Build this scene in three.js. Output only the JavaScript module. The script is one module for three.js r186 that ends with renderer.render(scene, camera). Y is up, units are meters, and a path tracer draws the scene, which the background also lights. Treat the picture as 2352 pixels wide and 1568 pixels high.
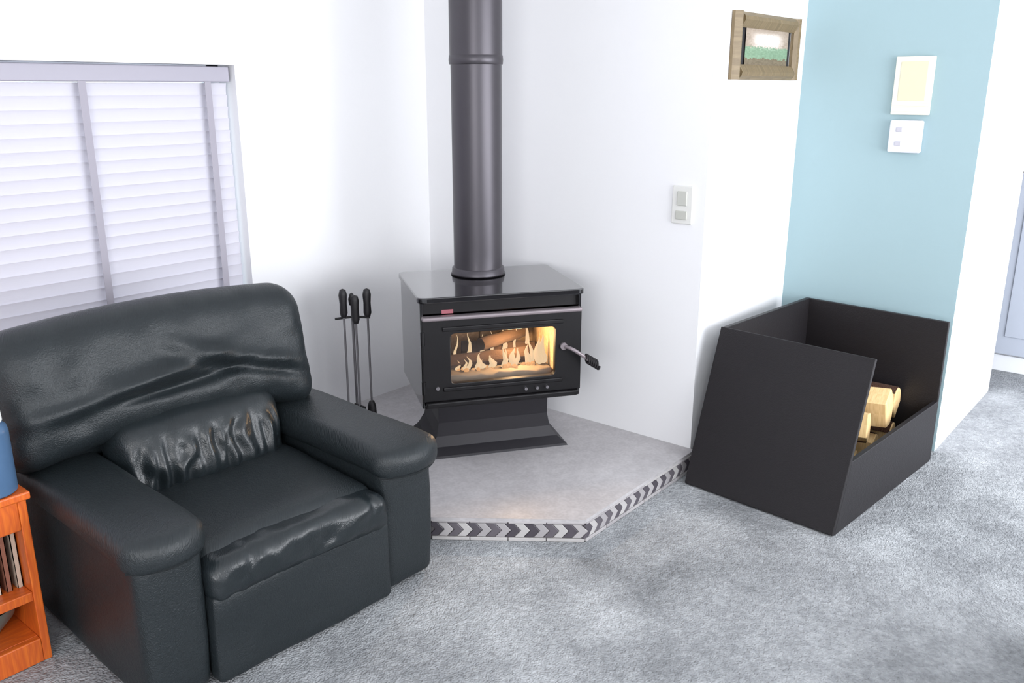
import * as THREE from 'three';
import { RoundedBoxGeometry } from 'three/addons/geometries/RoundedBoxGeometry.js';
import { mergeGeometries, mergeVertices } from 'three/addons/utils/BufferGeometryUtils.js';
import { RectAreaLightUniformsLib } from 'three/addons/lights/RectAreaLightUniformsLib.js';

// ---------------------------------------------------------------- camera, sky, light, exposure
const scene = new THREE.Scene();
const camera = new THREE.PerspectiveCamera(2 * Math.atan(784 / 2000) * 180 / Math.PI, 2352 / 1568, 0.05, 60);
camera.position.set(0, 1.5, 0);
{
  const th = 39.5 * Math.PI / 180, tilt = Math.atan(584 / 2000);
  camera.lookAt(-Math.sin(th) * Math.cos(tilt), 1.5 - Math.sin(tilt), -Math.cos(th) * Math.cos(tilt));
}
scene.background = new THREE.Color().setRGB(1.65, 1.72, 1.85);
RectAreaLightUniformsLib.init();
const renderer = new THREE.WebGLRenderer({ antialias: true });
renderer.toneMapping = THREE.LinearToneMapping;
renderer.toneMappingExposure = 1.0;
renderer.shadowMap.enabled = true;
function daylight(x, y, z, tx, ty, tz, w, h, power, color) {   // soft daylight standing in a window opening
  const l = new THREE.RectAreaLight(color, power, w, h);
  l.position.set(x, y, z); l.lookAt(tx, ty, tz); scene.add(l);
  return l;
}
daylight(2.36, 1.12, -2.65, 0, 1.12, -2.65, 3.5, 2.0, 9.0, new THREE.Color().setRGB(0.98, 0.99, 1.03));   // sliding door in the wall to the right
daylight(0.9, 1.45, 2.16, 0.9, 1.45, 0, 2.3, 1.2, 10.5, new THREE.Color().setRGB(1.0, 0.99, 1.0));      // window behind the camera

// ---------------------------------------------------------------- helpers
let seed = 7;
const rnd = () => { seed = (seed * 1664525 + 1013904223) >>> 0; return seed / 4294967296; };
const lin = (hex) => new THREE.Color(hex);
const used = {};
function numbered(name) { used[name] = (used[name] ?? -1) + 1; return used[name] ? `${name}_${String(used[name]).padStart(3, '0')}` : name; }
function mesh(name, geometry, material, parent) {
  const m = new THREE.Mesh(geometry, material);
  m.name = parent ? name : numbered(name); m.castShadow = m.receiveShadow = true;
  (parent ?? scene).add(m);
  return m;
}
function tag(o, label, category, group, kind) {
  o.userData.label = label; if (category) o.userData.category = category;
  if (group) o.userData.group = group; if (kind) o.userData.kind = kind;
  return o;
}
function thing(name, label, category, pos = [0, 0, 0], turn = 0, group) {
  const g = new THREE.Group(); g.name = numbered(name); g.position.set(...pos); g.rotation.y = turn; scene.add(g);
  return tag(g, label, category, group);
}
function structure(name, label, category) {
  const g = new THREE.Group(); g.name = name; scene.add(g);
  return tag(g, label, category, null, 'structure');
}
const smesh = (name, geo, mat, label, category) => tag(mesh(name, geo, mat), label, category, null, 'structure');
// box from corner to corner, uv in metres
function uvm(g) {
  g = g.index ? g.toNonIndexed() : g;
  const p = g.attributes.position, n = g.attributes.normal, uv = new Float32Array(p.count * 2);
  for (let i = 0; i < p.count; i++) {
    const ax = Math.abs(n.getX(i)), ay = Math.abs(n.getY(i)), az = Math.abs(n.getZ(i));
    if (ay >= ax && ay >= az) { uv[2 * i] = p.getX(i); uv[2 * i + 1] = p.getZ(i); }
    else if (ax >= az) { uv[2 * i] = p.getZ(i); uv[2 * i + 1] = p.getY(i); }
    else { uv[2 * i] = p.getX(i); uv[2 * i + 1] = p.getY(i); }
  }
  g.setAttribute('uv', new THREE.BufferAttribute(uv, 2));
  return g;
}
const bx = (x0, x1, y0, y1, z0, z1) => uvm(new THREE.BoxGeometry(x1 - x0, y1 - y0, z1 - z0).translate((x0 + x1) / 2, (y0 + y1) / 2, (z0 + z1) / 2));
const rb = (x0, x1, y0, y1, z0, z1, r = 0.004, s = 2) => uvm(new RoundedBoxGeometry(x1 - x0, y1 - y0, z1 - z0, s, Math.min(r, (x1 - x0) / 2.01, (y1 - y0) / 2.01, (z1 - z0) / 2.01)).translate((x0 + x1) / 2, (y0 + y1) / 2, (z0 + z1) / 2));
const cyl = (r0, r1, h, s = 24) => new THREE.CylinderGeometry(r0, r1, h, s);
const V = (x, y, z) => new THREE.Vector3(x, y, z);
const tube = (pts, r, seg = 40, rad = 8) => new THREE.TubeGeometry(new THREE.CatmullRomCurve3(pts.map((p) => V(...p))), seg, r, rad, false);
const merge = (a) => mergeGeometries(a.map((g) => { const q = g.index ? g.toNonIndexed() : g.clone(); for (const k of Object.keys(q.attributes)) if (!['position', 'normal', 'uv'].includes(k)) q.deleteAttribute(k); return q; }));
// a stuffed or rounded block, dense enough to be pushed about by fn(p)
function soft(hx, hy, hz, r, n, fn) {
  let g = new THREE.BoxGeometry(2, 2, 2, n[0], n[1], n[2]);
  g.deleteAttribute('uv'); g.deleteAttribute('normal');
  const p = g.attributes.position, h = V(hx, hy, hz), v = V(), c = V(), w = (t) => Math.sin(t * Math.PI / 2) * 0.55 + t * 0.45;
  for (let i = 0; i < p.count; i++) {
    v.set(w(p.getX(i)) * hx, w(p.getY(i)) * hy, w(p.getZ(i)) * hz);
    c.set(THREE.MathUtils.clamp(v.x, -hx + r, hx - r), THREE.MathUtils.clamp(v.y, -hy + r, hy - r), THREE.MathUtils.clamp(v.z, -hz + r, hz - r));
    const d = v.clone().sub(c), l = d.length();
    if (l > 1e-6) v.copy(c).addScaledVector(d, r / l);
    if (fn) fn(v, h);
    p.setXYZ(i, v.x, v.y, v.z);
  }
  g = mergeVertices(g, 1e-5); g.computeVertexNormals();
  const q = g.attributes.position, uv = new Float32Array(q.count * 2);
  for (let i = 0; i < q.count; i++) { uv[2 * i] = q.getX(i) + q.getZ(i) * 0.6; uv[2 * i + 1] = q.getY(i) + q.getZ(i) * 0.8; }
  g.setAttribute('uv', new THREE.BufferAttribute(uv, 2));
  return g;
}
// lattice noise that repeats, and textures from it
function lattice(n) { const a = new Float32Array(n * n); for (let i = 0; i < a.length; i++) a[i] = rnd(); return (x, y) => { const xi = Math.floor(x), yi = Math.floor(y), fx = x - xi, fy = y - yi, s = (t) => t * t * (3 - 2 * t), at = (i, j) => a[((j % n + n) % n) * n + (i % n + n) % n], u = s(fx), v = s(fy); return (at(xi, yi) * (1 - u) + at(xi + 1, yi) * u) * (1 - v) + (at(xi, yi + 1) * (1 - u) + at(xi + 1, yi + 1) * u) * v; }; }
function texture(size, fn, srgb, repeat = 1, h = size) {
  const d = new Uint8Array(size * h * 4), c = [0, 0, 0];
  for (let y = 0; y < h; y++) for (let x = 0; x < size; x++) {
    fn(x / size, y / h, c); const k = 4 * (y * size + x);
    for (let j = 0; j < 3; j++) d[k + j] = Math.max(0, Math.min(255, c[j])); d[k + 3] = 255;
  }
  const t = new THREE.DataTexture(d, size, h); t.magFilter = THREE.LinearFilter; t.minFilter = THREE.LinearMipmapLinearFilter; t.generateMipmaps = true;
  t.wrapS = t.wrapT = THREE.RepeatWrapping; t.repeat.set(repeat, repeat); if (srgb) t.colorSpace = THREE.SRGBColorSpace; t.needsUpdate = true;
  return t;
}
const std = (o) => new THREE.MeshStandardMaterial(o), phys = (o) => new THREE.MeshPhysicalMaterial(o);
const n8 = lattice(8), n16 = lattice(16), n32 = lattice(32), n64 = lattice(64), n128 = lattice(128), n256 = lattice(256);

// ---------------------------------------------------------------- materials
const plasterBump = texture(512, (u, v, c) => { c[0] = c[1] = c[2] = 90 + 60 * n128(u * 128, v * 128) + 60 * n64(u * 64, v * 64); }, false, 1 / 1.1);
const M = {};
M.white = std({ color: lin('#f1f1f3'), roughness: 0.85, bumpMap: plasterBump, bumpScale: 0.0006 });
M.blue = std({ color: lin('#99b1b7'), roughness: 0.8, bumpMap: plasterBump, bumpScale: 0.0006 });
M.ceiling = std({ color: lin('#f4f4f4'), roughness: 0.9 });
M.trim = std({ color: lin('#eceef2'), roughness: 0.45 });
M.carpet = std({
  map: texture(1024, (u, v, c) => {
    const big = n8(u * 8, v * 8) * 0.5 + n16(u * 16 + 3, v * 16) * 0.3 + n32(u * 32, v * 32) * 0.2, fine = n256(u * 256, v * 256) * 0.5 + n128(u * 128, v * 128) * 0.5;
    const b = 156 + 72 * (big - 0.5) + 40 * (fine - 0.5); c[0] = b - 1; c[1] = b + 2; c[2] = b + 5;
  }, true, 1 / 1.9),
  bumpMap: texture(512, (u, v, c) => { c[0] = c[1] = c[2] = 255 * (0.6 * n256(u * 256, v * 256) + 0.4 * n64(u * 64, v * 64)); }, false, 1 / 0.8), bumpScale: 0.006, roughness: 1,
});
const grain = texture(512, (u, v, c) => { c[0] = c[1] = c[2] = 255 * (0.5 * n128(u * 128, v * 128) + 0.3 * n64(u * 64 + 9, v * 64) + 0.2 * n16(u * 16, v * 16)); }, false, 4);
M.leather = phys({ color: lin('#1e2427'), roughness: 0.45, bumpMap: grain, bumpScale: 0.0012, specularIntensity: 0.9 });
M.leatherSmooth = phys({ color: lin('#1e2427'), roughness: 0.31, bumpMap: grain, bumpScale: 0.0006, specularIntensity: 1 });   // the same hide where sitting has polished it
M.blackMetal = std({ color: lin('#0f0d10'), roughness: 0.42, metalness: 0.3 });
M.enamel = phys({ color: lin('#161518'), roughness: 0.2, clearcoat: 1, clearcoatRoughness: 0.06 });
M.pedestal = std({ color: lin('#1c1a20'), roughness: 0.5, metalness: 0.2 });
M.bar = std({ color: lin('#857c80'), roughness: 0.35, metalness: 0.3 });
M.flue = std({ color: lin('#4c494e'), roughness: 0.38, metalness: 0.6 });
M.glassDoor = phys({ color: 0xffffff, transmission: 1, thickness: 0, roughness: 0.02, ior: 1.45 });
M.pane = phys({ color: 0xf4f8f8, transmission: 1, thickness: 0, roughness: 0.0, ior: 1.45 });
const brickMap = texture(256, (u, v, c) => { const a = n32(u * 32, v * 32) * 0.6 + n128(u * 128, v * 128) * 0.4; c[0] = 150 + 40 * a; c[1] = 126 + 38 * a; c[2] = 96 + 36 * a; }, true, 3);
M.firebrick = std({ map: brickMap, roughness: 0.95 });
M.ash = std({ color: lin('#6b6054'), roughness: 1 });
M.char = std({ color: lin('#4a3424'), roughness: 0.95, bumpMap: grain, bumpScale: 0.004 });
M.flame = std({ color: lin('#2a1505'), emissive: new THREE.Color().setRGB(1.0, 0.72, 0.42), emissiveIntensity: 0.8, roughness: 1 });
M.ember = std({ color: lin('#2a1505'), emissive: new THREE.Color().setRGB(1.0, 0.5, 0.2), emissiveIntensity: 0.7, roughness: 1 });
M.hearth = std({
  map: texture(512, (u, v, c) => { const a = n128(u * 128, v * 128) * 0.4 + n32(u * 32, v * 32) * 0.3 + n8(u * 8, v * 8) * 0.3, b = 182 + 36 * (a - 0.5); c[0] = b + 2; c[1] = b - 1; c[2] = b + 1; }, true, 1 / 0.9), roughness: 0.4,
});
M.tileLight = [0, 1, 2].map((k) => std({ color: lin(['#b3afb0', '#a6a2a4', '#bcb9b8'][k]), roughness: 0.35 }));
M.tileDark = [0, 1, 2].map((k) => std({ color: lin(['#544f56', '#625d63', '#4a454c'][k]), roughness: 0.35 }));
M.grout = std({ color: lin('#8f8a8c'), roughness: 0.95 });
M.boxPaint = std({ color: lin('#141014'), roughness: 0.55, bumpMap: grain, bumpScale: 0.0008 });
M.slat = phys({ color: lin('#e6e4ec'), roughness: 1, transmission: 0.3, thickness: 0 });
M.shadedRail = std({ color: lin('#a9a6b2'), roughness: 0.5 });  // grey stands for the reveal shadow on the headrail; bottom bar shares it
M.tape = phys({ color: lin('#bab6c1'), roughness: 1, transmission: 0.25, thickness: 0 });
const woodMap = texture(512, (u, v, c) => {
  const r = Math.abs(Math.sin((u * 6 + 0.5 * n8(u * 8, v * 8)) * Math.PI * 4)), f = n256(u * 256, v * 8) * 0.6 + n64(u * 64, v * 8) * 0.4;
  c[0] = 196 + 26 * r * f + 10 * f; c[1] = 84 + 26 * r * f + 14 * f; c[2] = 28 + 14 * f;
}, true, 2);
M.orangeWood = phys({ map: woodMap, roughness: 0.4, clearcoat: 0.3, clearcoatRoughness: 0.3 });
M.splitWood = std({ map: texture(256, (u, v, c) => { const f = n128(u * 128, v * 8) * 0.6 + n32(u * 32, v * 8) * 0.4; c[0] = 214 + 34 * f; c[1] = 176 + 40 * f; c[2] = 118 + 44 * f; }, true, 5), roughness: 0.85 });
M.bark = std({ color: lin('#4a2d1c'), roughness: 1, bumpMap: grain, bumpScale: 0.01 });
M.steel = std({ color: lin('#8d8a8e'), roughness: 0.35, metalness: 0.8 });
M.blackGrip = std({ color: lin('#1d1b1e'), roughness: 0.5 });

// ---------------------------------------------------------------- room shell
const H = 2.4, ZR = -3.0, XL = -2.99, XR = -1.53, ZB = -3.82, XJ = -0.8;
smesh('floor', bx(-3.2, 2.6, -0.12, 0, -5.45, 2.4), M.carpet, 'mottled grey carpet covering the floor', 'floor');
smesh('ceiling', bx(-3.2, 2.6, H, H + 0.12, -5.45, 2.4), M.ceiling, 'white ceiling above the room', 'ceiling');
const W0 = -1.985, W1 = -0.2, WY0 = 0.52, WY1 = 1.58;      // window opening in the left wall
smesh('wall_left', merge([bx(-3.15, XL, 0, H, -3.15, W0), bx(-3.15, XL, 0, H, W1, 2.3), bx(-3.15, XL, 0, WY0, W0, W1), bx(-3.15, XL, WY1, H, W0, W1)]), M.white, 'white wall on the left around the blind', 'wall');
smesh('wall_right', bx(-3.15, XR, 0, H, ZR - 0.12, ZR), M.white, 'white wall behind the wood heater', 'wall');
smesh('wall_return', bx(XR - 0.12, XR, 0, H, ZB - 0.1, ZR - 0.12), M.white, 'white side wall carrying the small painting', 'wall');
smesh('wall_alcove', bx(XR, XJ - 0.0005, 0, H, ZB - 0.1, ZB), M.blue, 'teal blue feature wall behind the wood box', 'wall');
smesh('wall_jamb', bx(XJ - 0.12, XJ, 0, H, -4.82, ZB - 0.002), M.white, 'white wall running back from the teal wall', 'wall');
smesh('wall_hall', merge([bx(-2.3, 2.5, 0, H, -5.4, -5.25), bx(-2.4, -2.3, 0, H, -5.4, ZB - 0.1), bx(-2.4, XJ - 0.12, 0, H, ZB - 0.2, ZB - 0.1)]), M.white, 'pale wall at the end of the hallway', 'wall');
const D0 = -4.4, D1 = -0.9;                                   // sliding door opening in the wall to the right, out of frame
smesh('wall_east', merge([bx(2.4, 2.52, 0, H, -5.4, D0), bx(2.4, 2.52, 0, H, D1, 2.3), bx(2.4, 2.52, 2.15, H, D0, D1), bx(2.4, 2.52, 0, 0.08, D0, D1)]), M.white, 'white wall with the sliding door opening', 'wall');
smesh('wall_back', merge([bx(-3.15, -0.3, 0, H, 2.2, 2.32), bx(2.1, 2.52, 0, H, 2.2, 2.32), bx(-0.3, 2.1, 0, 0.8, 2.2, 2.32), bx(-0.3, 2.1, 2.1, H, 2.2, 2.32)]), M.white, 'white wall with a window behind the viewer', 'wall');
smesh('baseboard_hall', rb(-2.3, 2.4, 0, 0.09, -5.25, -5.232, 0.004), M.trim, 'white skirting board at the end of the hallway', 'skirting');
{
  const w = structure('window_1', 'white framed window behind the closed blind', 'window');
  mesh('window_frame', merge([bx(-3.14, -3.1, WY0, WY0 + 0.05, W0, W1), bx(-3.14, -3.1, WY1 - 0.05, WY1, W0, W1), bx(-3.14, -3.1, WY0, WY1, W0, W0 + 0.05), bx(-3.14, -3.1, WY0, WY1, W1 - 0.05, W1), bx(-3.14, -3.1, WY0, WY1, -1.12, -1.07)]), M.trim, w);
  mesh('pane', bx(-3.124, -3.12, WY0 + 0.05, WY1 - 0.05, W0 + 0.05, -1.12), M.pane, w);
  mesh('pane', bx(-3.124, -3.12, WY0 + 0.05, WY1 - 0.05, -1.07, W1 - 0.05), M.pane, w);
  const e = structure('window_2', 'glazed sliding door in the wall to the right', 'window');
  mesh('window_frame', merge([bx(2.43, 2.48, 0.08, 0.14, D0, D1), bx(2.43, 2.48, 2.09, 2.15, D0, D1), bx(2.43, 2.48, 0.08, 2.15, D0, D0 + 0.06), bx(2.43, 2.48, 0.08, 2.15, D1 - 0.06, D1), bx(2.43, 2.48, 0.08, 2.15, -2.68, -2.62)]), M.trim, e);
  mesh('pane', bx(2.452, 2.456, 0.14, 2.09, D0 + 0.06, -2.68), M.pane, e); mesh('pane', bx(2.452, 2.456, 0.14, 2.09, -2.62, D1 - 0.06), M.pane, e);
  const b = structure('window_3', 'white framed window behind the viewer', 'window');
  mesh('window_frame', merge([bx(-0.3, 2.1, 0.8, 0.85, 2.24, 2.28), bx(-0.3, 2.1, 2.05, 2.1, 2.24, 2.28), bx(-0.3, -0.25, 0.8, 2.1, 2.24, 2.28), bx(2.05, 2.1, 0.8, 2.1, 2.24, 2.28)]), M.trim, b);
  mesh('pane', bx(-0.25, 2.05, 0.85, 2.05, 2.258, 2.262), M.pane, b);
  const d = structure('door_1', 'pale grey hallway door with a dark handle', 'door');
  const leaf = std({ color: lin('#b6bdca'), roughness: 0.5 });
  mesh('door_leaf', rb(-0.95, -0.2, 0.1, 2.05, -5.25, -5.215, 0.004), leaf, d);
  mesh('door_panel', rb(-0.83, -0.32, 0.2, 0.95, -5.217, -5.208, 0.004), leaf, d); mesh('door_panel', rb(-0.83, -0.32, 1.15, 1.95, -5.217, -5.208, 0.004), leaf, d);
  mesh('door_frame', merge([bx(-1.03, -0.95, 0, 2.05, -5.25, -5.2), bx(-0.2, -0.12, 0, 2.05, -5.25, -5.2), bx(-1.03, -0.12, 2.05, 2.13, -5.25, -5.2)]), M.trim, d);
  mesh('door_handle', merge([new THREE.CylinderGeometry(0.027, 0.027, 0.012, 20).rotateX(Math.PI / 2).translate(-0.89, 1.09, -5.21), tube([[-0.89, 1.09, -5.21], [-0.89, 1.09, -5.165], [-0.87, 1.09, -5.155], [-0.78, 1.088, -5.155]], 0.011)]), M.blackGrip, d);
}
// raised hearth with a band of small tiles along its two open edges
const HY = 0.085, HP = [[XL, ZR], [-1.51, ZR], [-1.51, -2.226], [-1.93, -1.904], [XL, -1.904]];
{
  const hearth = thing('hearth', 'raised grey tiled corner hearth with a chequered tile edge', 'hearth');
  const inset = 0.008, poly = [[XL, ZR], [-1.51 - inset, ZR], [-1.51 - inset, -2.23], [-1.935, -1.904 - inset], [XL, -1.904 - inset]];
  const shape = new THREE.Shape(poly.map(([x, z]) => new THREE.Vector2(x, -z)));
  mesh('core', uvm(new THREE.ExtrudeGeometry(shape, { depth: HY - 0.012, bevelEnabled: false }).rotateX(-Math.PI / 2)), M.grout, hearth);
  const top = new THREE.Shape(HP.map(([x, z]) => new THREE.Vector2(x, -z)));
  mesh('hearth_top', uvm(new THREE.ExtrudeGeometry(top, { depth: 0.011, bevelEnabled: true, bevelSize: -0.001, bevelOffset: 0, bevelThickness: 0.001, bevelSegments: 1 }).rotateX(-Math.PI / 2).translate(0, HY - 0.012, 0)), M.hearth, hearth);
  // each tile a slanted little block
  const tileGeo = [];
  for (const s of [-1, 1]) {
    const w = 0.0275, h = 0.048, k = s * 0.011, sh = new THREE.Shape([[-w / 2 - k, 0], [w / 2 - k, 0], [w / 2 + k, h / 2], [w / 2 - k, h], [-w / 2 - k, h], [-w / 2 + k, h / 2]].map((p) => new THREE.Vector2(...p)));
    tileGeo.push(new THREE.ExtrudeGeometry(sh, { depth: 0.008, bevelEnabled: true, bevelSize: 0.0012, bevelThickness: 0.0012, bevelSegments: 1 }));
  }
  const edge = (ax, az, bx_, bz) => {
    const dx = bx_ - ax, dz = bz - az, L = Math.hypot(dx, dz), n = Math.floor(L / 0.031), rot = Math.atan2(-dz, dx);
    for (let i = 0; i < n; i++) {
      const t = (i + 0.5) / n, o = mesh('edge_tile', tileGeo[1], (i % 2 ? M.tileLight : M.tileDark)[Math.floor(rnd() * 3)], hearth);
      o.position.set(ax + dx * t, 0.016, az + dz * t); o.rotation.y = rot; o.translateZ(-0.008);
    }
    const strip = (y0, y1, name) => { const m = Math.round(L / 0.124); for (let i = 0; i < m; i++) { const g = mesh(name, new RoundedBoxGeometry(L / m - 0.003, y1 - y0, 0.012, 1, 0.0015), M.tileLight[Math.floor(rnd() * 3)], hearth), t = (i + 0.5) / m; g.position.set(ax + dx * t, (y0 + y1) / 2, az + dz * t); g.rotation.y = rot; g.translateZ(-0.003); } };
    strip(0.001, 0.013, 'edge_strip'); strip(0.0665, 0.0725, 'edge_strip');
  };
  edge(-1.93, -1.906, -1.512, -2.226); edge(-1.51, -2.228, -1.51, -2.99);
}

// ---------------------------------------------------------------- venetian blind in the left window
{
  const b = thing('venetian_blind', 'closed white venetian blind with wide ladder tapes in the left window', 'blind', [-3.035, 0, 0]);
  mesh('headrail', rb(-0.025, 0.025, WY1 - 0.062, WY1 - 0.006, W0 + 0.012, W1 - 0.012, 0.005), M.shadedRail, b);
  const zl = W1 - W0 - 0.03, prof = new THREE.Shape(); // a thin, slightly crowned slat
  const P = []; for (let i = 0; i <= 8; i++) { const t = i / 8 - 0.5; P.push([t * 0.05, 0.003 * (1 - 4 * t * t)]); }
  for (let i = 8; i >= 0; i--) { const t = i / 8 - 0.5; P.push([t * 0.05, 0.003 * (1 - 4 * t * t) - 0.0016]); }
  P.forEach(([x, y], i) => (i ? prof.lineTo(x, y) : prof.moveTo(x, y)));
  const slat = new THREE.ExtrudeGeometry(prof, { depth: zl, bevelEnabled: false }).translate(0, 0, W0 + 0.015);
  const n = 22, top = WY1 - 0.09, pitch = 0.0435;
  for (let i = 0; i < n; i++) { const s = mesh('slat', slat, M.slat, b); s.position.y = top - i * pitch; s.rotation.z = 1.46; }
  mesh('bottom_rail', rb(-0.022, 0.022, top - n * pitch, top - n * pitch + 0.022, W0 + 0.015, W1 - 0.015, 0.005), M.shadedRail, b);
  for (const z of [-1.878, -1.412, -0.94, -0.46]) mesh('ladder_tape', rb(0.026, 0.028, top - n * pitch, WY1 - 0.06, z - 0.013, z + 0.013, 0.0008, 1), M.tape, b);
}

// ---------------------------------------------------------------- wood heater
const SR = 55 * Math.PI / 180;
{
  const s = thing('wood_heater', 'black freestanding wood heater with a lit fire behind its glass door', 'heater', [-2.221, HY, -2.544], SR);
  const w = 0.312, d = 0.24, y0 = 0.25, y1 = 0.685;
  // pedestal: waisted, flaring out onto the hearth
  const prof = [[0.3, 0.3, 0.135, 0], [0.296, 0.296, 0.13, 0.008], [0.262, 0.262, 0.1, 0.035], [0.236, 0.236, 0.085, 0.075], [0.226, 0.226, 0.08, 0.13], [0.226, 0.226, 0.085, 0.2], [0.24, 0.24, 0.12, y0]];
  const pos = [], idx = [];
  prof.forEach(([hw, , hd, y]) => { for (const [sx, sz] of [[-1, 1], [1, 1], [1, -1], [-1, -1]]) pos.push(sx * hw, y, sz > 0 ? hd : -0.2); });
  for (let i = 0; i < prof.length - 1; i++) for (let k = 0; k < 4; k++) { const a = 4 * i + k, b = 4 * i + (k + 1) % 4, c = a + 4, e = b + 4; idx.push(a, b, e, a, e, c); }
  idx.push(0, 2, 1, 0, 3, 2);
  let pg = new THREE.BufferGeometry(); pg.setAttribute('position', new THREE.Float32BufferAttribute(pos, 3)); pg.setIndex(idx); pg = pg.toNonIndexed(); pg.computeVertexNormals();
  mesh('pedestal', uvm(pg), M.pedestal, s);
  mesh('underside', rb(-w + 0.01, w - 0.01, y0, y0 + 0.012, -d, d - 0.01, 0.004), M.blackMetal, s);
  for (const k of [-1, 1]) tag(mesh('side_panel', rb(k > 0 ? w - 0.012 : -w, k > 0 ? w : -w + 0.012, y0 + 0.002, y1 - 0.02, -d, d - 0.012, 0.004), M.enamel, s), 'glossy enamelled side panel');
  mesh('back_panel', rb(-w + 0.012, w - 0.012, y0, y1 - 0.02, -d, -d + 0.01, 0.003), M.blackMetal, s);
  const top = new THREE.Shape(), R = 0.03, tw = w + 0.006, td = d + 0.004;
  top.moveTo(-tw + R, -td); top.lineTo(tw - R, -td); top.quadraticCurveTo(tw, -td, tw, -td + R); top.lineTo(tw, td - R); top.quadraticCurveTo(tw, td, tw - R, td); top.lineTo(-tw + R, td); top.quadraticCurveTo(-tw, td, -tw, td - R); top.lineTo(-tw, -td + R); top.quadraticCurveTo(-tw, -td, -tw + R, -td);
  mesh('top_plate', uvm(new THREE.ExtrudeGeometry(top, { depth: 0.014, bevelEnabled: true, bevelSize: 0.004, bevelThickness: 0.004, bevelSegments: 2 }).rotateX(-Math.PI / 2).translate(0, y1 - 0.02, 0)), M.enamel, s);
  // front: dark slot under the top plate, deflector bar, door with rounded window, ash lip
  mesh('top_fascia', rb(-w + 0.004, w - 0.004, 0.612, y1 - 0.02, d - 0.045, d - 0.03, 0.003), M.blackMetal, s);
  mesh('deflector_bar', (() => { const g = new RoundedBoxGeometry(2 * w - 0.006, 0.016, 0.036, 3, 0.007).translate(0, 0.603, d - 0.004); return uvm(g); })(), M.bar, s);
  const door = mesh('door', (() => {
    const o = new THREE.Shape(), X = w - 0.006, Y0 = 0.285, Y1 = 0.594; o.moveTo(-X, Y0); o.lineTo(X, Y0); o.lineTo(X, Y1); o.lineTo(-X, Y1); o.lineTo(-X, Y0);
    const h = new THREE.Path(), a = 0.207, b0 = 0.345, b1 = 0.545, r = 0.022;
    h.moveTo(-a + r, b0); h.quadraticCurveTo(-a, b0, -a, b0 + r); h.lineTo(-a, b1 - r); h.quadraticCurveTo(-a, b1, -a + r, b1); h.lineTo(a - r, b1); h.quadraticCurveTo(a, b1, a, b1 - r); h.lineTo(a, b0 + r); h.quadraticCurveTo(a, b0, a - r, b0); h.lineTo(-a + r, b0);
    o.holes.push(h);
    return uvm(new THREE.ExtrudeGeometry(o, { depth: 0.02, bevelEnabled: true, bevelSize: 0.003, bevelThickness: 0.003, bevelSegments: 2, curveSegments: 8 }).translate(0, 0, d - 0.02));
  })(), M.blackMetal, s);
  tag(mesh('glass', rb(-0.212, 0.212, 0.34, 0.55, d - 0.017, d - 0.013, 0.001, 1), M.glassDoor, door), 'clear fire glass');
  for (const [x0, x1, yb, yt] of [[-0.235, 0.235, 0.553, 0.57], [-0.235, 0.235, 0.32, 0.336]]) mesh('door_rib', rb(x0, x1, yb, yt, d + 0.001, d + 0.01, 0.004), M.blackMetal, door);
  const lever = mesh('door_lever', merge([tube([[0.236, 0.462, d + 0.004], [0.262, 0.455, d + 0.032], [0.3, 0.43, d + 0.042], [0.335, 0.404, d + 0.042]], 0.0075), cyl(0.014, 0.014, 0.014, 18).rotateX(Math.PI / 2).translate(0.236, 0.462, d + 0.006)]), M.bar, door);
  const coil = []; for (let i = 0; i <= 90; i++) { const a = i / 90 * Math.PI * 2 * 6; coil.push([0.316 + 0.05 * i / 90, 0.417 + 0.016 * Math.sin(a) - 0.032 * i / 90, d + 0.042 + 0.016 * Math.cos(a)]); }
  mesh('spring_grip', tube(coil, 0.0045, 220, 6), M.blackGrip, lever);
  for (let k = 0; k < 2; k++) mesh('hinge', cyl(0.008, 0.008, 0.05, 14).translate(-w + 0.004, k ? 0.53 : 0.34, d + 0.004), M.blackMetal, door);
  tag(mesh('badge', rb(-0.23, -0.185, 0.612, 0.628, d - 0.031, d - 0.026, 0.002, 1), std({ color: lin('#a8656f'), roughness: 0.3, metalness: 0.3 }), s), 'small reddish badge');
  mesh('ash_lip', rb(-w + 0.012, w - 0.012, 0.262, 0.282, d - 0.03, d + 0.018, 0.006), M.blackMetal, s);
  mesh('front_sill', rb(-w + 0.006, w - 0.006, y0 + 0.01, 0.3, d - 0.05, d - 0.02, 0.003), M.blackMetal, s);
  for (const x of [0.085, 0.13, 0.17]) tag(mesh('air_slide', cyl(0.006, 0.006, 0.022, 14).rotateX(Math.PI / 2).translate(x, 0.305, d + 0.006), M.steel, s), 'small steel air control peg');
  tag(mesh('door_stud', cyl(0.007, 0.007, 0.012, 14).rotateX(Math.PI / 2).translate(-0.256, 0.335, d + 0.004), M.steel, s), 'small steel stud');
  // lined firebox, each brick its own slab
  const fb = mesh('firebox', merge([bx(-0.25, 0.25, 0.306, 0.316, -0.17, d - 0.03), bx(-0.25, 0.25, 0.59, 0.6, -0.17, d - 0.03), bx(-0.26, -0.25, 0.306, 0.6, -0.17, d - 0.03), bx(0.25, 0.26, 0.306, 0.6, -0.17, d - 0.03), bx(-0.26, 0.26, 0.306, 0.6, -0.18, -0.17)]), M.blackMetal, s);
  for (let i = 0; i < 4; i++) mesh('firebrick', rb(-0.248 + i * 0.124, -0.248 + (i + 1) * 0.124 - 0.003, 0.318, 0.56, -0.168, -0.143, 0.003, 1), M.firebrick, fb);
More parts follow.
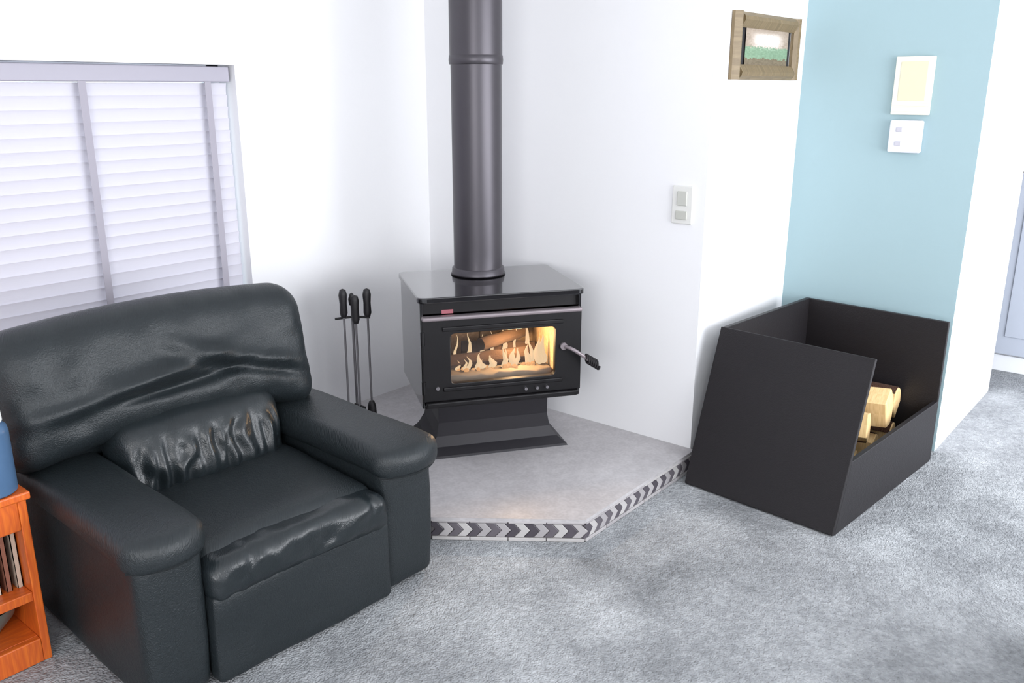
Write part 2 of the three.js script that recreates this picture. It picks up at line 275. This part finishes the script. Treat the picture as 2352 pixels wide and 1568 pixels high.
  for (const k of [-1, 1]) for (let i = 0; i < 3; i++) mesh('firebrick', rb(k > 0 ? 0.226 : -0.248, k > 0 ? 0.248 : -0.226, 0.318, 0.53, -0.14 + i * 0.113, -0.14 + (i + 1) * 0.113 - 0.003, 0.003, 1), M.firebrick, fb);
  mesh('ash_bed', soft(0.22, 0.016, 0.15, 0.015, [24, 2, 18], (p) => { if (p.y > 0) p.y += 0.012 * n16(p.x * 40 + 20, p.z * 40 + 20); }).translate(0, 0.33, 0.02), M.ash, fb);
}
function fireLog(x, y, z, L, r, ry, rz, label) {
  const g = new THREE.CylinderGeometry(r, r * 0.92, L, 12, 10).rotateZ(Math.PI / 2), p = g.attributes.position;
  for (let i = 0; i < p.count; i++) { const k = 1 + 0.16 * (n16(p.getX(i) * 60 + 30, Math.atan2(p.getY(i), p.getZ(i)) * 2 + 9) - 0.5); p.setY(i, p.getY(i) * k); p.setZ(i, p.getZ(i) * k); }
  g.computeVertexNormals();
  const o = tag(mesh('burning_log', g, M.char), label, 'log', 'logs burning in the heater');
  const q = V(x, y, z).applyAxisAngle(V(0, 1, 0), SR).add(V(-2.221, HY, -2.544));
  o.position.copy(q); o.rotation.set(0, SR + ry, rz, 'YXZ');
  return o;
}
fireLog(-0.02, 0.378, 0.06, 0.34, 0.032, 0.08, 0.02, 'charred log lying across the front of the heater fire');
fireLog(0.05, 0.384, -0.04, 0.3, 0.034, -0.15, -0.03, 'charred log lying at the back of the heater fire');
fireLog(0.06, 0.446, 0.01, 0.24, 0.027, 0.45, 0.06, 'charred log on top of the others in the heater fire');
{
  // each flame is a twisted tongue tapering to a point
  const tongue = (h, r, lean) => { const g = new THREE.LatheGeometry([[0.001, 0], [r * 0.75, 0.06 * h], [r, 0.2 * h], [r * 0.85, 0.4 * h], [r * 0.5, 0.66 * h], [r * 0.2, 0.88 * h], [0.0005, h]].map((p) => new THREE.Vector2(...p)), 12), p = g.attributes.position; for (let i = 0; i < p.count; i++) { const t = p.getY(i) / h; p.setX(i, p.getX(i) + lean * t * t + 0.006 * Math.sin(t * 7 + r * 400)); p.setZ(i, p.getZ(i) * 0.6); } g.computeVertexNormals(); return g; };
  const spots = []; for (let i = 0; i < 22; i++) { const u = i / 21, h = 0.03 + 0.075 * u * u + 0.035 * rnd(); spots.push([-0.15 + 0.345 * u + 0.012 * (rnd() - 0.5), [0.095, -0.01, 0.1][i % 3] + 0.012 * rnd(), h + (i % 3 === 1 ? 0.06 : 0), 0.006 + 0.01 * rnd() * (0.6 + u), 0.03 * (rnd() - 0.5)]); }
  const f = thing('fire', 'pale yellow flames burning in the heater window', 'fire', [-2.221, HY, -2.544], SR);
  for (const [x, z, h, r, l] of spots) { const o = mesh('flame', tongue(h, r, l), M.flame, f); o.position.set(x, 0.35, z); }
  for (let i = 0; i < 14; i++) { const o = mesh('ember', new THREE.IcosahedronGeometry(0.009 + 0.008 * rnd(), 0), M.ember, f); o.position.set(-0.15 + 0.33 * rnd(), 0.352 + 0.008 * rnd(), 0.09 + 0.05 * rnd()); o.rotation.set(rnd() * 3, rnd() * 3, 0); }
  const glow = new THREE.PointLight(new THREE.Color().setRGB(1, 0.62, 0.3), 0.5, 0, 2);
  glow.position.copy(V(0.08, 0.47, 0.12).applyAxisAngle(V(0, 1, 0), SR).add(V(-2.221, HY, -2.544))); glow.shadow.radius = 1.5; glow.castShadow = true; scene.add(glow);
}
{
  const q = V(-0.008, 0, -0.13).applyAxisAngle(V(0, 1, 0), SR), f = thing('flue_pipe', 'tall dark metal flue pipe rising from the heater to the ceiling', 'flue', [-2.221 + q.x, HY + 0.685, -2.544 + q.z]);
  mesh('lower_casing', cyl(0.098, 0.098, 0.83, 48).translate(0, 0.417, 0), M.flue, f);
  mesh('upper_casing', cyl(0.101, 0.101, H - HY - 0.685 - 0.82 - 0.004, 48).translate(0, 0.82 + (H - HY - 0.685 - 0.824) / 2, 0), M.flue, f);
  mesh('joint_band', new THREE.LatheGeometry([[0.097, -0.018], [0.103, -0.016], [0.1045, 0], [0.103, 0.016], [0.097, 0.018]].map((p) => new THREE.Vector2(...p)), 48).translate(0, 0.83, 0), M.flue, f);
  mesh('base_collar', new THREE.LatheGeometry([[0.096, 0.03], [0.106, 0.026], [0.108, 0.006], [0.112, 0.0015], [0.095, 0.0015]].map((p) => new THREE.Vector2(...p)), 48), M.flue, f);
}

// ---------------------------------------------------------------- recliner armchair
{
  const c = thing('recliner_armchair', 'dark charcoal leather recliner armchair with wide padded arms', 'armchair', [-1.80, 0, -1.285], 87 * Math.PI / 180);
  const wr = (p, a, f) => a * (n16(p.x * f + 40, p.y * f + p.z * f * 0.7 + 40) - 0.5);
  // body behind the footrest
  mesh('base', soft(0.3, 0.12, 0.4, 0.02, [8, 6, 8]).translate(0, 0.155, -0.43), M.leather, c);
  for (const k of [-1, 1]) {
    const ax = k > 0 ? 0.385 : -0.372, aw = k > 0 ? 0.1 : 0.088;
    const arm = mesh('arm', soft(aw, 0.21, 0.41, 0.03, [14, 16, 24], (p) => { p.x += wr(p, 0.008, 9); if (p.z > 0.36) p.z += wr(p, 0.006, 12); }).translate(ax, 0.218, -0.415), M.leather, c);
    mesh('arm_pad', (() => {
      const g = soft(aw + 0.022, 0.042, 0.44, 0.038, [22, 12, 44], (p, h) => {
        const u = p.x / h.x, t = p.z / h.z;
        if (t > 0.62) { const e = (t - 0.62) / 0.38; p.z -= 0.05 * u * u * e; p.y -= 0.008 * e * e; }   // rounded, drooping front
        if (p.y > 0) p.y += 0.01 * (1 - u * u) * (1 - Math.pow(Math.abs(t), 6));
        p.y += 0.02 * (t < 0 ? -t * t * 0.5 : 0) + wr(p, 0.006, 10);
      });
      return g.translate(ax, k > 0 ? 0.434 : 0.44, k > 0 ? -0.385 : -0.4);
    })(), M.leather, arm);
    const pts = []; for (let i = 0; i <= 12; i++) { const u = -1 + i / 6; pts.push([ax + u * (aw + 0.01), (k > 0 ? 0.396 : 0.406), (k > 0 ? 0.044 : 0.03) - 0.05 * u * u]); }
    mesh('piping', tube(pts, 0.005, 40, 6), M.leather, arm);
  }
  // seat, padded roll at its front and the footrest panel below
  mesh('seat_cushion', soft(0.287, 0.07, 0.3, 0.05, [30, 10, 30], (p, h) => { const u = p.x / h.x, t = p.z / h.z; if (p.y > 0) p.y += 0.018 * (1 - u * u) * (1 - t * t) + wr(p, 0.012, 8); }).translate(0, 0.305, -0.33), M.leather, c);
  const foot = mesh('footrest', soft(0.288, 0.13, 0.026, 0.02, [24, 14, 4], (p) => { if (p.z > 0) p.z += 0.012 + wr(p, 0.01, 9); }).translate(0, 0.139, -0.018), M.leather, c);
  tag(mesh('footrest_roll', soft(0.287, 0.06, 0.06, 0.042, [60, 18, 18], (p, h) => { const u = p.x / h.x; p.y += 0.01 * (1 - u * u); const q = wr(p, 0.012, 18) + wr(p, 0.008, 40); p.z += q; p.y += q * 0.6; }).translate(0, 0.295, -0.028), M.leatherSmooth, foot), 'padded front edge of creased shiny leather');
  // back: shell, big draped head pillow, gathered lumbar pillow
  const back = new THREE.Group(); back.name = 'backrest'; back.position.set(0, 0.3, -0.6); back.rotation.x = -0.24; c.add(back);
  mesh('back_shell', soft(0.4, 0.27, 0.06, 0.05, [14, 12, 6]).translate(0, 0.26, -0.13), M.leather, back);
  mesh('head_pillow', soft(0.485, 0.195, 0.115, 0.09, [80, 44, 24], (p, h) => {
    const u = p.x / h.x, v = p.y / h.y, front = p.z > 0 ? 1 : 0;
    p.y += 0.03 * (1 - u * u) * (v > 0 ? v : 0) - (u > 0 ? 0.05 : 0.012) * Math.pow(Math.abs(u), 3) * (v < 0 ? -v : 0);        // crowned top, drooping ends
    if (v < 0) p.y += 0.035 * (1 - u * u) * -v * front;
    if (front) {
      p.z += 0.03 * (1 - u * u) * (1 - v * v);
      const fold = (x0, y0, sl, wd, a) => { const e = (v - y0 - sl * (u - x0) - 0.35 * (u - x0) * (u - x0)); return a * Math.exp(-e * e / (wd * wd)) * Math.exp(-Math.pow((u - x0) / 0.45, 4)); };
      p.z += fold(-0.05, 0.0, 0.22, 0.13, 0.028) - fold(0.05, -0.3, 0.18, 0.09, 0.03) + fold(0.42, -0.05, -0.75, 0.1, 0.022) - fold(0.42, -0.25, -0.7, 0.08, 0.022) + fold(-0.5, -0.2, 0.3, 0.12, 0.022);
      p.z += wr(p, 0.018, 7) + wr(p, 0.009, 20);
    }
  }).translate(-0.038, 0.368, 0.03), M.leather, back);
  const lumbar = soft(0.272, 0.135, 0.085, 0.075, [120, 44, 20], (p, h) => {
    const u = p.x / h.x, v = p.y / h.y;
    if (p.z > 0) {
      p.z += 0.05 * (1 - u * u) * (1 - 0.6 * (v + 0.35) * (v + 0.35));
      const g = Math.cos(u * 24 + 5 * n8(u * 3 + 4, v * 2 + 4)) * 0.5 + Math.cos(u * 39 + 2 + 4 * n8(u * 4 + 2, v + 3)) * 0.3, m = Math.exp(-Math.pow((v + 0.25) / 0.6, 4));
      p.z += 0.013 * g * m + wr(p, 0.012, 14);
    }
    p.y -= 0.02 * u * u;
  });
    tag(mesh('lumbar_pillow', lumbar.rotateX(0.03).translate(0, 0.14, 0.08), M.leatherSmooth, back), 'gathered lumbar pillow of shiny leather');
  for (const [x, z] of [[-0.4, -0.08], [0.4, -0.08], [-0.4, -0.76], [0.4, -0.76]]) mesh('foot', cyl(0.026, 0.022, 0.03, 16).translate(x, 0.015, z), M.blackGrip, c);
}

// ---------------------------------------------------------------- fire tools beside the heater
{
  const px = -2.66, pz = -2.215, st = thing('tool_stand', 'slim metal fire tool stand behind the armchair', 'tool stand', [px, HY, pz]);
  mesh('base', new THREE.LatheGeometry([[0.001, 0], [0.085, 0], [0.085, 0.008], [0.07, 0.014], [0.012, 0.02], [0.001, 0.02]].map((p) => new THREE.Vector2(...p)), 32), M.blackMetal, st);
  mesh('pole', cyl(0.006, 0.006, 0.56, 12).translate(0, 0.295, 0), M.steel, st);
  mesh('finial', new THREE.LatheGeometry([[0.001, 0], [0.012, 0.005], [0.014, 0.03], [0.008, 0.05], [0.001, 0.055]].map((p) => new THREE.Vector2(...p)), 16).translate(0, 0.57, 0), M.blackGrip, st);
  const a = Math.PI / 180 * 50.5, ux = Math.cos(a), uz = -Math.sin(a);   // along the picture plane
  mesh('hook_bar', tube([[-0.07 * ux, 0.52, -0.07 * uz], [0, 0.525, 0], [0.07 * ux, 0.52, 0.07 * uz]], 0.005, 20), M.blackMetal, st);
  const grip = () => new THREE.LatheGeometry([[0.001, 0], [0.011, 0.004], [0.016, 0.02], [0.0145, 0.06], [0.017, 0.095], [0.012, 0.115], [0.001, 0.12]].map((p) => new THREE.Vector2(...p)), 20);
  const tool = (name, label, off, fwd, lift) => {
    const t = thing(name, label, 'fire tool', [px + ux * off + 0.77 * fwd, HY, pz + uz * off + 0.64 * fwd], 0, 'fire tools on the stand');
    mesh('handle', grip().translate(0, 0.515 + lift, 0), M.blackGrip, t);
    return t;
  };
  const p = tool('fire_poker', 'fire poker, leftmost black handle on the tool stand', -0.034, 0.018, 0.012);
  mesh('rod', merge([cyl(0.0045, 0.0045, 0.42, 10).translate(0, 0.315, 0), tube([[0, 0.12, 0], [0, 0.09, 0], [0.01, 0.07, 0.01], [0.03, 0.075, 0.02]], 0.0045, 20)]), M.steel, p);
  const sh = tool('fire_shovel', 'fire shovel, middle handle on the tool stand', 0.012, 0.035, -0.012);
  mesh('rod', cyl(0.0045, 0.0045, 0.36, 10).translate(0, 0.33, 0), M.steel, sh);
  mesh('shovel_pan', rb(-0.035, 0.035, 0.05, 0.16, -0.004, 0.004, 0.004), M.blackMetal, sh);
  const b = tool('hearth_brush', 'hearth brush with dark bristles, rightmost on the tool stand', 0.06, 0.018, 0.01);
  mesh('rod', cyl(0.0045, 0.0045, 0.36, 10).translate(0, 0.34, 0), M.steel, b);
  mesh('bristles', new THREE.LatheGeometry([[0.001, 0.1], [0.02, 0.1], [0.017, 0.15], [0.01, 0.168], [0.001, 0.17]].map((q) => new THREE.Vector2(...q)), 18), M.blackGrip, b);
}

// ---------------------------------------------------------------- wood box and its logs
const BR = 5 * Math.PI / 180;   // the box stands slightly turned
{
  const B = thing('wood_box', 'black slant-fronted firewood box with a low open side', 'wood box', [-1.47, 0, -2.865], 0);
  B.rotation.y = -BR;
  const w = 0.607, D = 0.885, Ht = 0.6, set = 0.195, t = 0.016;   // local: x across, z back is negative, front bottom edge at z = 0
  const side = (pts, x, name) => { const s = new THREE.Shape(pts.map(([z, y]) => new THREE.Vector2(z, y))); return mesh(name, uvm(new THREE.ExtrudeGeometry(s, { depth: t, bevelEnabled: true, bevelSize: 0.0015, bevelThickness: 0.0015, bevelSegments: 1 }).rotateY(-Math.PI / 2).translate(x + t, 0, 0)), M.boxPaint, B); };
  side([[-0.002, 0.002], [-set, Ht], [-D, Ht], [-D, 0.002]], 0.001, 'left_side');
  side([[-0.002, 0.002], [-set * 0.42, 0.252], [-D, 0.262], [-D, 0.002]], w - t - 0.001, 'low_side');
  mesh('back_panel', rb(0, w, 0.002, Ht, -D - t, -D, 0.003), M.boxPaint, B);
  const fl = Math.hypot(set, Ht), f = mesh('front_panel', rb(0, w, 0, fl, -t / 2, t / 2, 0.003), M.boxPaint, B); f.rotation.x = -Math.atan2(set, Ht); f.position.set(0, 0.003, 0.006);
  mesh('bottom_panel', rb(t, w - t, 0.002, 0.018, -D, -0.01, 0.002), M.boxPaint, B);
}
function splitLog(x, y, z, L, a, rx, ry, rz, label) {
  // wedge of a round: two pale split faces and a bark back; axis along x
  const s = new THREE.Shape(); s.moveTo(0, -a * 0.9); s.quadraticCurveTo(a * 0.95, -a * 0.75, a, a * 0.1); s.lineTo(a * 0.55, a * 0.75); s.lineTo(-a * 0.8, a * 0.55); s.lineTo(-a * 0.7, -a * 0.7); s.lineTo(0, -a * 0.9);
  const g = thing('firewood_log', label, 'log', [x, y, z], 0, 'logs in the wood box'); g.rotation.set(rx, ry, rz, 'YXZ');
  mesh('split_wood', uvm(new THREE.ExtrudeGeometry(s, { depth: L, bevelEnabled: true, bevelSize: 0.003, bevelThickness: 0.003, bevelSegments: 1 }).rotateY(Math.PI / 2).translate(-L / 2, 0, 0)), M.splitWood, g);
  const k = []; for (let i = 0; i <= 10; i++) { const u = i / 10, q = new THREE.QuadraticBezierCurve(new THREE.Vector2(-a * 0.1, -a * 0.92), new THREE.Vector2(a * 0.98, -a * 0.8), new THREE.Vector2(a * 1.02, a * 0.12)).getPoint(u); k.push(q); }
  const o = k.map((p) => p.clone().multiplyScalar(1.09)).reverse(), sh = new THREE.Shape([...k, ...o]);
  mesh('bark', uvm(new THREE.ExtrudeGeometry(sh, { depth: L - 0.004, bevelEnabled: false }).rotateY(Math.PI / 2).translate(-L / 2 + 0.002, 0, 0)), M.bark, g);
}
splitLog(-1.16, 0.095, -3.2, 0.42, 0.066, 0.2, 0.1, 0, 'split log at the bottom front of the wood box');
splitLog(-1.15, 0.095, -3.42, 0.42, 0.066, 1.4, 0.06, 0, 'split log at the bottom middle of the wood box');
splitLog(-1.13, 0.095, -3.61, 0.4, 0.064, 2.5, 0.1, 0, 'split log at the bottom back of the wood box');
splitLog(-1.13, 0.245, -3.22, 0.42, 0.066, -0.4, 0.18, 0.06, 'pale split log nearer the front of the wood box');
splitLog(-1.12, 0.265, -3.42, 0.43, 0.08, 0.15, 0.12, 0.08, 'largest pale split log showing above the low side');
splitLog(-1.14, 0.25, -3.62, 0.42, 0.066, 2.2, 0.1, 0.04, 'dark bark-covered log at the back of the wood box');

// ---------------------------------------------------------------- things on the walls
{
  const Z0 = -3.169, Z1 = -3.662, Y0 = 1.527, Y1 = 1.768, g = thing('framed_painting', 'small landscape painting in a wide brown frame', 'painting', [XR, 0, 0]);
  const fm = std({ map: texture(256, (u, v, c) => { const f = n64(u * 64, v * 8) * 0.7 + n256(u * 256, v * 32) * 0.3; c[0] = 100 + 32 * f; c[1] = 84 + 30 * f; c[2] = 58 + 26 * f; }, true, 3), roughness: 0.5 });
  const a = 0.055, zc = (Z0 + Z1) / 2, yc = (Y0 + Y1) / 2;
  const barG = (len, vert) => { const s = new THREE.Shape([[0, 0], [0.012, 0], [0.026, 0.014], [0.03, a * 0.5], [0.018, a - 0.008], [0.012, a], [0, a]].map((p) => new THREE.Vector2(...p))); void vert; return new THREE.ExtrudeGeometry(s, { depth: len, bevelEnabled: false }).translate(0, 0, -len / 2); };
  const bar = (len, rot, y, z) => { const m = mesh('frame_bar', uvm(barG(len)), fm, g); m.rotation.x = rot; m.position.set(0.002, y, z); };
  bar(Z0 - Z1, 0, Y0, zc); bar(Z0 - Z1, Math.PI, Y1, zc); bar(Y1 - Y0, Math.PI / 2, yc, Z0); bar(Y1 - Y0, -Math.PI / 2, yc, Z1);
  const pic = texture(128, (u, v, c) => {   // loose brushwork: ochre sky edge, pale cloud, green meadow, brown foreground
    const n = n32(u * 32, v * 32) * 0.6 + n64(u * 64, v * 64) * 0.4, y = v + 0.1 * (n - 0.5), cloud = Math.exp(-Math.pow((u - 0.5) / 0.32, 4) - Math.pow((y - 0.68) / 0.17, 4));
    const sky = [150, 135, 120], mead = [112, 138, 112], fore = [104, 92, 72], b = y > 0.5 ? sky : y > 0.2 ? mead : fore;
    for (let k = 0; k < 3; k++) c[k] = b[k] + 30 * (n - 0.5) + cloud * (([236, 226, 222])[k] - b[k]);
  }, true);
  const cg = new THREE.PlaneGeometry(Z0 - Z1 - 2 * a + 0.01, Y1 - Y0 - 2 * a + 0.01).rotateY(Math.PI / 2).translate(0.012, yc, zc);
  mesh('canvas', merge([cg]), std({ map: pic, roughness: 0.6 }), g);
  mesh('backing', bx(0.002, 0.008, Y0 + 0.02, Y1 - 0.02, Z1 + 0.02, Z0 - 0.02), M.boxPaint, g);
}
{
  const g = thing('wall_calendar', 'cream hanging card on the teal wall above the white control box', 'calendar', [0, 0, ZB]);
  mesh('backing_board', rb(-1.14, -0.994, 1.393, 1.617, 0.001, 0.02, 0.003), std({ color: lin('#e4e1d2'), roughness: 0.7 }), g);
  mesh('printed_sheet', rb(-1.118, -1.016, 1.448, 1.597, 0.0205, 0.0225, 0.0008, 1), std({ color: lin('#d9d1b4'), roughness: 0.8 }), g);
  mesh('page_edge', rb(-1.138, -0.996, 1.405, 1.42, 0.0205, 0.023, 0.001, 1), std({ color: lin('#ece8d4'), roughness: 0.8 }), g);
  mesh('page_edge', rb(-1.138, -0.996, 1.428, 1.438, 0.0205, 0.023, 0.001, 1), std({ color: lin('#ece8d4'), roughness: 0.8 }), g);
  const t = thing('thermostat', 'small white control box on the teal wall below the cream card', 'thermostat', [0, 0, ZB]);
  mesh('case', rb(-1.134, -1.008, 1.244, 1.372, 0.001, 0.03, 0.008, 3), std({ color: lin('#e0e1ea'), roughness: 0.4 }), t);
  for (const y of [1.335, 1.28]) mesh('button', rb(-1.107, -1.082, y - 0.009, y + 0.009, 0.029, 0.034, 0.003), std({ color: lin('#b9b7c0'), roughness: 0.5 }), t);
  const s = thing('wall_switch', 'small grey double switch on the white wall right of the heater', 'switch', [0, 0, ZR]);
  mesh('plate', rb(-1.668, -1.58, 0.995, 1.14, 0.001, 0.009, 0.004), std({ color: lin('#e2e2de'), roughness: 0.5 }), s);
  mesh('rocker', rb(-1.645, -1.603, 1.065, 1.12, 0.008, 0.014, 0.003), std({ color: lin('#c4c5be'), roughness: 0.5 }), s);
  mesh('rocker', rb(-1.648, -1.6, 1.012, 1.045, 0.008, 0.014, 0.003), std({ color: lin('#bfc0b8'), roughness: 0.5 }), s);
}

// ---------------------------------------------------------------- orange shelf unit at the left edge, with its books and the bottle
{
  const X0 = -2.6, X1 = -2.275, Z1 = -0.782, Z0 = -0.15, c = thing('bookshelf', 'low orange-stained timber shelf unit beside the armchair', 'shelf unit');
  mesh('top_board', rb(X0 - 0.005, X1 + 0.012, 0.478, 0.5, Z1 - 0.008, Z0 + 0.012, 0.005), M.orangeWood, c);
  for (const z of [Z1, Z0 - 0.022]) mesh('side_board', rb(X0, X1 - 0.002, 0, 0.478, z, z + 0.022, 0.003), M.orangeWood, c);
  mesh('front_rail', rb(X1 - 0.022, X1, 0.395, 0.478, Z1 + 0.022, Z0 - 0.022, 0.004), M.orangeWood, c);
  mesh('shelf', rb(X0, X1 - 0.004, 0.185, 0.212, Z1 + 0.022, Z0 - 0.022, 0.003), M.orangeWood, c);
  mesh('plinth', rb(X1 - 0.022, X1, 0.001, 0.072, Z1 + 0.022, Z0 - 0.022, 0.004), M.orangeWood, c);
  mesh('bottom_board', rb(X0, X1 - 0.022, 0.055, 0.072, Z1 + 0.022, Z0 - 0.022, 0.002), M.orangeWood, c);
  mesh('back_board', rb(X0 - 0.006, X0, 0.01, 0.478, Z1, Z0, 0.002), M.orangeWood, c);
  const cols = ['#b9a897', '#8a5a48', '#c9bfb2', '#94867e', '#d8cfc3', '#7b3a2c'], what = ['tan spine', 'brown spine', 'pale grey spine', 'grey spine', 'cream spine', 'dark red spine'];
  for (let i = 0; i < 6; i++) {
    const h = 0.165 + 0.012 * ((i * 5) % 3), th = 0.014 + 0.004 * ((i * 3) % 3), g = thing('book', `upright thin book with a ${what[i]} in the orange shelf unit`, 'book', [X1 - 0.16, 0.213, -0.75 + i * 0.027], 0, 'books in the shelf unit');
    mesh('cover', merge([bx(-0.11, 0.11, 0, h, -th / 2, -th / 2 + 0.002), bx(-0.11, 0.11, 0, h, th / 2 - 0.002, th / 2), bx(0.107, 0.11, 0, h, -th / 2, th / 2)]), std({ color: lin(cols[i]), roughness: 0.6 }), g);
    mesh('pages', bx(-0.106, 0.107, 0.004, h - 0.004, -th / 2 + 0.002, th / 2 - 0.002), std({ color: lin('#ddd6c8'), roughness: 0.9 }), g);
  }
  const b = thing('bowl', 'grey-green bowl on the bottom of the orange shelf unit', 'bowl', [X1 - 0.14, 0.073, -0.665]);
  mesh('bowl_body', new THREE.LatheGeometry([[0.001, 0], [0.045, 0], [0.05, 0.008], [0.085, 0.05], [0.092, 0.08], [0.088, 0.081], [0.08, 0.052], [0.045, 0.014], [0.001, 0.012]].map((p) => new THREE.Vector2(...p)), 40), std({ color: lin('#5f6b66'), roughness: 0.35 }), b);
  const v = thing('blue_bottle', 'slate blue bottle with a white cap on the orange shelf unit', 'bottle', [-2.32, 0.501, -0.725]);
  mesh('bottle_body', new THREE.LatheGeometry([[0.001, 0], [0.05, 0], [0.056, 0.006], [0.056, 0.165], [0.053, 0.178], [0.045, 0.186], [0.04, 0.192], [0.001, 0.192]].map((p) => new THREE.Vector2(...p)), 40), std({ color: lin('#4a6788'), roughness: 0.3 }), v);
  mesh('cap', new THREE.LatheGeometry([[0.001, 0.19], [0.044, 0.19], [0.046, 0.194], [0.045, 0.216], [0.038, 0.223], [0.001, 0.223]].map((p) => new THREE.Vector2(...p)), 28), std({ color: lin('#eef0ee'), roughness: 0.4 }), v);
}

// ---------------------------------------------------------------- unseen couch added at the right to shade the carpet at the lower right
{
  const s = thing('added_sofa', 'unseen grey two seat couch added on the right to shade the carpet', 'added_sofa', [0.33, 0, -1.88], -Math.PI / 2);
  const fab = std({ color: lin('#5d5f63'), roughness: 0.95, bumpMap: grain, bumpScale: 0.001 });
  mesh('base', soft(0.78, 0.1, 0.38, 0.02, [6, 4, 6]).translate(0, 0.17, 0), fab, s);
  mesh('backrest', soft(0.78, 0.25, 0.1, 0.07, [16, 10, 8]).translate(0, 0.47, -0.36), fab, s);
  for (const k of [-1, 1]) { mesh('arm', soft(0.09, 0.26, 0.4, 0.06, [8, 10, 12]).translate(k * 0.72, 0.34, 0), fab, s); mesh('seat_cushion', soft(0.31, 0.07, 0.31, 0.05, [12, 8, 12]).translate(k * 0.313, 0.335, 0.06), fab, s); }
  for (const [x, z] of [[-0.7, 0.3], [0.7, 0.3], [-0.7, -0.34], [0.7, -0.34]]) mesh('leg', cyl(0.022, 0.018, 0.07, 14).translate(x, 0.035, z), M.blackGrip, s);
}

renderer.render(scene, camera);
